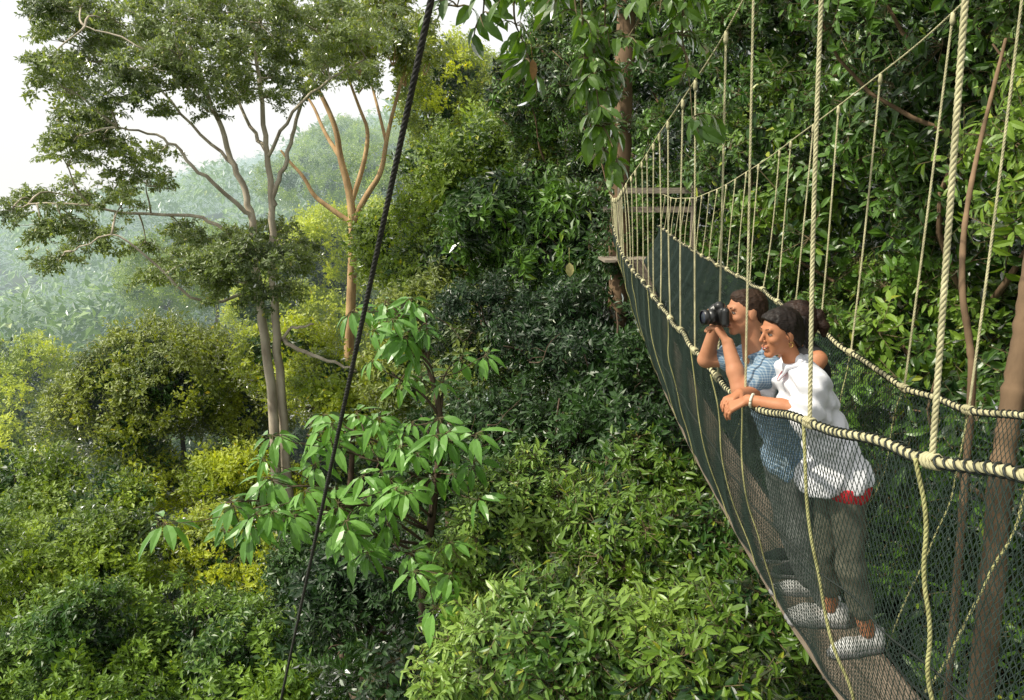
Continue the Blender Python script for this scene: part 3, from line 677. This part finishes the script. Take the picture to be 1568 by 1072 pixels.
def head(parent,c,fdir,skin,hair,female,s=1.,nb=None):
    R=basis(fdir,(0,0,1));c=np.array(c,float);L=lambda v:c+R@(np.array(v,float)*s)
    E=lambda v,r:('e',L(v),np.array(r)*s,R)
    jw=.047 if female else .056
    nb=L((-.055,0,-.155)) if nb is None else np.array(nb)
    pr=[E((-.012,0,.032),(.098,.074,.090)),E((.026,0,-.045),(.060,jw,.060)),E((.045,0,.0),(.043,.056,.06)),
        ('c',L((.070,-.010,-.098)),L((.070,.010,-.098)),.014*s,.014*s,.03),
        ('c',L((.087,0,.022)),L((.111,0,-.020)),.006*s,.0095*s,.010),('c',L((.096,-.011,-.025)),L((.096,.011,-.025)),.006*s,.006*s,.006),
        ('c',L((.080,-.035,.032)),L((.080,.035,.032)),.010*s,.010*s,.012),
        E((.060,.036,-.020),(.024,.020,.019)),E((.060,-.036,-.020),(.024,.020,.019)),
        ('c',L((.090,-.014,-.052)),L((.090,.014,-.052)),.008*s,.008*s,.008),('c',L((.087,-.011,-.068)),L((.087,.011,-.068)),.008*s,.008*s,.008),
        E((-.008,.074,-.004),(.019,.008,.030)),E((-.008,-.074,-.004),(.019,.008,.030)),
        ('c',L((-.03,0,-.05)),nb,(.042 if female else .054)*s,(.046 if female else .062)*s,.03)]
    def fn(G,f):
        for sy in(-1,1):
            d=sd_ell(G,L((.094,sy*.031,.010)),np.array((.011,.015,.008))*s,R);f=-smin(-f,d,.006)
        d=sd_cone(G,L((.101,-.018,-.0595)),L((.101,.018,-.0595)),.0025*s,.0025*s);f=-smin(-f,d,.003)
        return f
    body('head',pr,skin,.0038,parent,k=.012,fn=fn)
    for sy in(-1,1):
        body('eye_white',[('e',L((.0755,sy*.031,.009)),np.array((.012,.0125,.0055))*s,R)],eyew,.0024,parent)
        body('iris',[('e',L((.0840,sy*.031,.009)),np.array((.005,.0062,.0052))*s,R)],eyed,.002,parent)
        body('upper_lid',[('c',L((.084,sy*.019,.0125)),L((.0875,sy*.031,.0152)),.0022*s,.0025*s),('c',L((.0875,sy*.031,.0152)),L((.078,sy*.045,.0105)),.0025*s,.002*s)],hair,.002,parent,k=.004)
        body('brow',[('c',L((.0925,sy*.016,.033)),L((.088,sy*.034,.036)),.0024*s,.0024*s),('c',L((.088,sy*.034,.036)),L((.078,sy*.050,.029)),.0024*s,.0016*s)],hair,.002,parent,k=.004)
    body('lips',[('c',L((.0925,-.024,-.0535)),L((.0985,0,-.0558)),.0022*s,.0032*s),('c',L((.0985,0,-.0558)),L((.0925,.024,-.0535)),.0032*s,.0022*s),('c',L((.092,-.021,-.0565)),L((.0965,0,-.0645)),.0022*s,.0034*s),('c',L((.0965,0,-.0645)),L((.092,.021,-.0565)),.0034*s,.0022*s)],lip,.002,parent,k=.003)
    if female: body('teeth',[('e',L((.0955,0,-.0598)),np.array((.0035,.0165,.0030))*s,R)],teeth,.0016,parent)
    def cut(G):
        q=((G-c)@R)/s;zz=q[:,2]+.005*np.sin(q[:,1]*90)
        if female:
            front=(q[:,0]-zz-.002)*.7;side=np.where(q[:,2]<.012,q[:,0]-.004+np.clip(-q[:,2]-.03,0,1)*.5,-1)
        else:
            front=(q[:,0]-zz*1.0-.000)*.7;side=np.where(q[:,2]<.020,q[:,0]+.026+np.clip(-q[:,2],0,1)*.5,-1)
        return np.maximum(front,side)*s
    if female:
        body('hair',[E((-.016,0,.036),(.107,.083,.097)),E((-.05,0,-.02),(.074,.078,.080)),E((.03,0,.070),(.058,.064,.046))],hair,.0045,parent,k=.02,cut=cut,wr=.004,wf=40)
        body('hair_ponytail',[E((-.122,0,.030),(.040,.038,.042)),('c',L((-.12,0,.02)),L((-.150,.01,-.03)),.030*s,.032*s),('c',L((-.150,.01,-.03)),L((-.150,.01,-.08)),.032*s,.016*s),
            ('c',L((.02,.078,.02)),L((.000,.082,-.035)),.004*s,.0025*s)],hair,.0045,parent,k=.015,wr=.006,wf=45)
    else:
        body('hair',[E((-.018,0,.038),(.103,.078,.091)),E((-.050,0,.0),(.060,.071,.068)),E((.03,0,.092),(.048,.050,.026))],hair,.0042,parent,k=.02,cut=cut,wr=.0035,wf=75)
    return L
def shoes(parent,foot,xd,nm,mat=None):
    mat=mat or shoe
    R=basis(xd,(0,0,1));L=lambda v:np.array(foot,float)+R@np.array(v,float)
    body(nm,[('c',L((-.05,0,.045)),L((.10,0,.035)),.038,.036),('c',L((.10,0,.035)),L((.17,.004,.032)),.040,.03),('c',L((-.05,0,.05)),L((-.045,0,.095)),.036,.040)],mat,.006,parent,k=.03,cut=lambda G:np.maximum(-(G[:,2]-foot[2]-.012),G[:,2]-foot[2]-.115))
    body(nm+'_sole',[('c',L((-.055,0,.010)),L((.08,0,.010)),.042,.045),('c',L((.08,0,.01)),L((.175,.004,.01)),.046,.036)],sole,.006,parent,k=.02,cut=lambda G:np.maximum(-(G[:,2]-foot[2]-.001),G[:,2]-foot[2]-.024))
def torso(H,Nk,sw,scale):
    ax=Nk-H;yv=np.array([0,1.,0]);pr=[]
    def bar(t,w,r,dx=0): c=lerp(H,Nk,t)+np.array([dx,0,0]);pr.append(('c',c-yv*w,c+yv*w,r,r))
    bar(-.02,.070*scale,.100*scale,.0);bar(.22,.065*scale,.092*scale);bar(.45,.06*scale,.092*scale,-.01);bar(.68,.07*scale,.100*scale,-.015)
    bar(.84,.10*scale,.072*scale);pr.append(('c',lerp(H,Nk,.91)-yv*sw,lerp(H,Nk,.91)+yv*sw,.050*scale,.050*scale));pr.append(('c',lerp(H,Nk,.88),Nk+ax*.02,.07*scale,.05*scale))
    return pr
Zf=float(floorZ(3.65))-.008
# ---- woman
W=empty('woman',(1.62,3.62,Zf))
H=np.array([1.545,3.62,-1.20]);Nk=np.array([1.315,3.61,-.705])
sL=lerp(H,Nk,.91)+[0.,-.170,0];sR=lerp(H,Nk,.91)+[0,.170,0]
eL=np.array([1.315,3.43,-.885]);wL=np.array([1.085,3.57,-.862]);eR=np.array([1.25,3.87,-.89]);wR=np.array([1.09,3.72,-.868])
pr=torso(H,Nk,.155,1.05)+[('c',sL,eL,.056,.051),('c',sR,eR,.056,.051),('c',eL,lerp(eL,wL,.22),.048,.045),('c',eR,lerp(eR,wR,.2),.048,.045),
    ('c',H+[-.08,-.07,-.07],H+[-.08,.07,-.07],.090,.090),('c',H+[.02,-.08,-.06],H+[.02,.08,-.06],.098,.098)]
def hem(G): return -(G[:,2]+1.290+.25*(1.55-G[:,0])-.018*np.sin(G[:,1]*22))*.9
def folds(G,f):
    d=G[:,2]*.9+G[:,0]*.5+.03*np.sin(G[:,1]*17)
    e=G[:,0]*.8+G[:,1]*.6-G[:,2]*.25
    return f+.0085*np.sin(e*75+2*np.sin(G[:,2]*9))*np.clip((-.78-G[:,2])*4,0,1)+.007*np.sin(d*85+2*np.sin(G[:,1]*11))*np.clip((G[:,2]+1.1)*5,0,1)
def foldsM(G,f):
    d=G[:,2]*.8+G[:,0]*.9+.04*np.sin(G[:,1]*13)
    return f+.006*np.sin(d*70+2*np.sin(G[:,1]*9))
body('shirt',pr,white,.0070,W,k=.045,cut=hem,wr=.007,wf=13,fn=folds)
body('shirt_collar',[('c',Nk+[-.055,-.045,-.005],Nk+[.01,-.058,.022],.011,.012),('c',Nk+[.01,-.058,.022],Nk+[.048,0,.034],.012,.012),('c',Nk+[.048,0,.034],Nk+[.01,.058,.022],.012,.012),('c',Nk+[-.055,-.045,-.005],Nk+[-.085,-.015,-.07],.011,.007)],white,.0055,W,k=.01,wr=.003)
body('red_top',[('c',H+[.02,-.075,-.07],H+[.02,.075,-.07],.108,.108),('c',H+[.0,-.06,-.02],H+[.0,.06,-.02],.085,.085)],red,.009,W,cut=lambda G:np.maximum(-(G[:,2]+1.375+.12*(1.6-G[:,0])),G[:,2]+1.25),wr=.006)
body('red_neckline',[('c',Nk+[-.068,-.022,-.035],Nk+[-.084,-.008,-.07],.012,.008)],red,.005,W)
kL=np.array([1.60,3.52,-1.66]);aL=np.array([1.69,3.50,Zf+.10]);kR=np.array([1.56,3.71,-1.66]);aR=np.array([1.61,3.74,Zf+.10])
hL=H+[.015,-.08,-.10];hR=H+[.015,.08,-.10]
body('trousers',[('c',H+[.01,-.06,-.06],H+[.01,.06,-.06],.095,.095),('c',hL,kL,.088,.064),('c',hR,kR,.088,.064),('c',kL,lerp(kL,aL,.62),.064,.060),('c',kR,lerp(kR,aR,.62),.064,.060)],olive,.0085,W,k=.03,wr=.009,wf=10)
body('calf_left',[('c',lerp(kL,aL,.4),aL,.05,.034)],skW,.006,W);body('calf_right',[('c',lerp(kR,aR,.4),aR,.05,.034)],skW,.006,W)
shoes(W,(aL[0],aL[1],Zf),(-1,-.25,0),'shoe_left');shoes(W,(aR[0],aR[1],Zf),(-1,.1,0),'shoe_right')
body('forearm_and_hand_left',[('c',lerp(eL,wL,.1),lerp(eL,wL,.45),.039,.036),('c',lerp(eL,wL,.45),wL,.036,.025)]+hand(wL,(-.8,.25,-.45),(-.35,-.25,.8),-1,(.45,.55,.4),.98),skW,.0042,W,k=.012)
body('forearm_and_hand_right',[('c',lerp(eR,wR,.1),wR,.038,.025)]+hand(wR,(-.75,-.55,-.2),(-.1,.1,1),1,(.4,.5,.4),.95),skW,.0045,W,k=.012)
mb=MB();C_=lerp(eL,wL,.93);t=np.linspace(0,2*math.pi,25);Rb=basis(wL-eL,(0,0,1))
tube(mb,C_+np.stack([np.zeros(25),np.cos(t)*.030,np.sin(t)*.030],-1)@Rb.T,.006,6);mb.obj('wrist_band',[grn],parent=W)
Lh=head(W,(1.222,3.59,-.556),(-.97,-.30,-.10),skW,hairB,True,.92,nb=Nk+[-.01,0,-.01])
mb=MB();t=np.linspace(0,2*math.pi,17);tube(mb,Lh((-.004,.080,-.045))+np.stack([np.cos(t)*.009,np.zeros(17),np.sin(t)*.011],-1),.002,5);mb.obj('earring',[gold],parent=W)
# ---- man
Mn=empty('man',(1.5,4.02,Zf))
H=np.array([1.46,4.03,-1.25]);Nk=np.array([1.255,4.02,-.735])
sL=lerp(H,Nk,.91)+[-.01,-.19,0];sR=lerp(H,Nk,.91)+[-.01,.19,0]
eL=np.array([1.125,3.83,-.875]);wL=np.array([1.075,3.915,-.655]);eR=np.array([1.05,4.24,-.80]);wR=np.array([1.08,4.13,-.545])
body('shirt',torso(H,Nk,.17,1.13)+[('c',sL,lerp(sL,eL,.5),.068,.065),('c',sR,lerp(sR,eR,.5),.068,.065),('c',H+[0,-.07,-.07],H+[0,.07,-.07],.118,.118)],plaid,.008,Mn,k=.045,cut=lambda G:-(G[:,2]+1.36+.01*np.sin(G[:,1]*20)),wr=.009,wf=12,fn=foldsM)
body('shirt_collar',[('c',Nk+[-.05,-.055,.0],Nk+[.02,-.065,.03],.012,.014),('c',Nk+[.02,-.065,.03],Nk+[.06,0,.035],.014,.014),('c',Nk+[.06,0,.035],Nk+[.02,.065,.03],.014,.014)],plaid,.006,Mn,k=.01)
hL=H+[.0,-.09,-.10];hR=H+[.0,.09,-.10];kL=np.array([1.50,3.88,-1.67]);kR=np.array([1.50,4.10,-1.67]);aL=np.array([1.62,3.82,Zf+.09]);aR=np.array([1.62,4.06,Zf+.09])
body('trousers',[('c',H+[0,-.06,-.09],H+[0,.06,-.09],.11,.11),('c',hL,kL,.10,.072),('c',hR,kR,.10,.072),('c',kL,aL,.072,.06),('c',kR,aR,.072,.06)],gray,.009,Mn,k=.03,wr=.009,wf=10)
shoes(Mn,(aL[0]-.01,aL[1],Zf),(-1,-.1,0),'shoe_left');shoes(Mn,(aR[0],aR[1],Zf),(-1,.1,0),'shoe_right')
body('arm_and_hand_left',[('c',lerp(sL,eL,.3),eL,.052,.043),('c',eL,lerp(eL,wL,.4),.043,.042),('c',lerp(eL,wL,.4),wL,.042,.029)]+hand(wL,(-.45,.45,.75),(.75,-.5,.5),-1,(.7,.7,.5),1.05),skM,.0048,Mn,k=.014)
body('arm_and_hand_right',[('c',lerp(sR,eR,.3),eR,.052,.043),('c',eR,wR,.044,.028)]+hand(wR,(-.5,-.75,.35),(.1,.15,1),-1,(.5,.8,.6),1.0),skM,.0048,Mn,k=.014)
head(Mn,(1.180,4.0,-.515),(-.98,-.15,-.04),skM,hairM,False,.96,nb=Nk+[-.01,0,-.01])
cam=empty('dslr_camera',(1.03,3.98,-.52))
R=basis((-.97,-.2,-.04),(0,0,1));c0=np.array([1.045,3.965,-.522])
L=lambda v:c0+R@np.array(v,float)
body('body',[('c',L((0,-.055,-.035)),L((0,-.055,.03)),.024,.024),('c',L((0,.055,-.035)),L((0,.055,.025)),.020,.020),('e',L((0,0,-.005)),(.030,.062,.048),R),('e',L((.005,0,.048)),(.028,.028,.022),R),('c',L((.02,-.056,-.03)),L((.02,-.056,.02)),.018,.018)],blackp,.004,cam,k=.012)
a=[0,.012,.012,.045,.045,.05,.075,.075];rr=[.034,.034,.037,.037,.034,.038,.038,.033]
mb=MB();n=20
P=np.array([L((.022+x_,0,-.005)) for x_ in a]);t=np.arange(n)*2*math.pi/n
V=np.concatenate([p+r_*(np.cos(t)[:,None]*R[:,1]+np.sin(t)[:,None]*R[:,2]) for p,r_ in zip(P,rr)]);Q=[[i*n+j,i*n+(j+1)%n,(i+1)*n+(j+1)%n,(i+1)*n+j] for i in range(len(a)-1) for j in range(n)]
mb.add(V,Q);mb.obj('lens_barrel',[blackp],parent=cam)
body('lens_glass',[('e',L((.088,0,-.005)),(.008,.032,.032),R)],glass,.004,cam)
# ---- companion, mostly hidden behind
T3=empty('companion',(1.66,4.3,Zf))
H=np.array([1.72,4.32,-1.22]);Nk=np.array([1.61,4.31,-.74])
body('shirt',torso(H,Nk,.15,.97),black,.011,T3,k=.045,wr=.008)
hL=H+[0,-.08,-.1];hR=H+[0,.08,-.1];kL=np.array([1.66,4.24,-1.66]);kR=np.array([1.66,4.42,-1.66]);aL=np.array([1.68,4.24,Zf+.13]);aR=np.array([1.68,4.42,Zf+.13])
body('trousers',[('c',H+[0,-.06,-.09],H+[0,.06,-.09],.105,.105),('c',hL,kL,.095,.065),('c',hR,kR,.095,.065),('c',kL,aL,.065,.05),('c',kR,aR,.065,.05)],gray,.011,T3,k=.03,wr=.008)
shoes(T3,(1.68,4.24,Zf+.025),(-1,0,0),'shoe_left',black);shoes(T3,(1.68,4.42,Zf+.03),(-1,0,0),'shoe_right',black)
s1=lerp(H,Nk,.91)+[0,-.165,0];e1=np.array([1.50,4.08,-.93]);w1=np.array([1.30,4.2,-.80])
body('arm_and_hand_left',[('c',s1,e1,.05,.04),('c',e1,w1,.04,.027)]+hand(w1,(-.8,.3,-.2),(0,0,1),-1),skW,.006,T3,k=.014)
s1=lerp(H,Nk,.91)+[0,.165,0];e1=np.array([1.50,4.5,-.93]);w1=np.array([1.32,4.4,-.82])
body('arm_and_hand_right',[('c',s1,e1,.05,.04),('c',e1,w1,.04,.027)]+hand(w1,(-.8,-.3,-.2),(0,0,1),1),skW,.006,T3,k=.014)
head(T3,(1.535,4.27,-.60),(-.95,.3,-.1),skW,hairC,True,.92,nb=Nk+[-.01,0,0])
print('people',time.time()-T0)
# ------------------------------------------------------------------ light, sky, camera
w=bpy.data.worlds.new('World');sc.world=w;w.use_nodes=True;nt=w.node_tree;nt.nodes.clear()
sd=Vector((-.62,-.20,.75)).normalized();el=math.asin(sd.z);az=math.atan2(sd.x,sd.y)
sky=nd(nt,'ShaderNodeTexSky');sky.sky_type='NISHITA';sky.sun_disc=False;sky.sun_elevation=el;sky.sun_rotation=az;sky.dust_density=6;sky.air_density=1.2
bg=nd(nt,'ShaderNodeBackground');bg.inputs[1].default_value=.12;nt.links.new(sky.outputs[0],bg.inputs[0])
bg2=nd(nt,'ShaderNodeBackground');bg2.inputs[0].default_value=(1,1,.97,1);bg2.inputs[1].default_value=1.25
mx=nd(nt,'ShaderNodeMixShader');mx.inputs[0].default_value=.8;nt.links.new(bg.outputs[0],mx.inputs[1]);nt.links.new(bg2.outputs[0],mx.inputs[2])
wo=nd(nt,'ShaderNodeOutputWorld');nt.links.new(mx.outputs[0],wo.inputs[0])
ld=bpy.data.lights.new('sun','SUN');ld.energy=5;ld.angle=math.radians(1.0);ld.color=(1,.94,.79);lo=bpy.data.objects.new('sun',ld);sc.collection.objects.link(lo)
lo.rotation_euler=sd.to_track_quat('Z','Y').to_euler();lo.location=(0,0,30)
cd=bpy.data.cameras.new('camera');cd.lens=F/1568*36;cd.clip_end=5000;cd.clip_start=.05;co=bpy.data.objects.new('camera',cd);sc.collection.objects.link(co)
co.rotation_euler=(math.radians(80),0,0);sc.camera=co
sc.view_settings.view_transform='Standard';sc.view_settings.look='None';sc.view_settings.exposure=0
print('done',time.time()-T0)
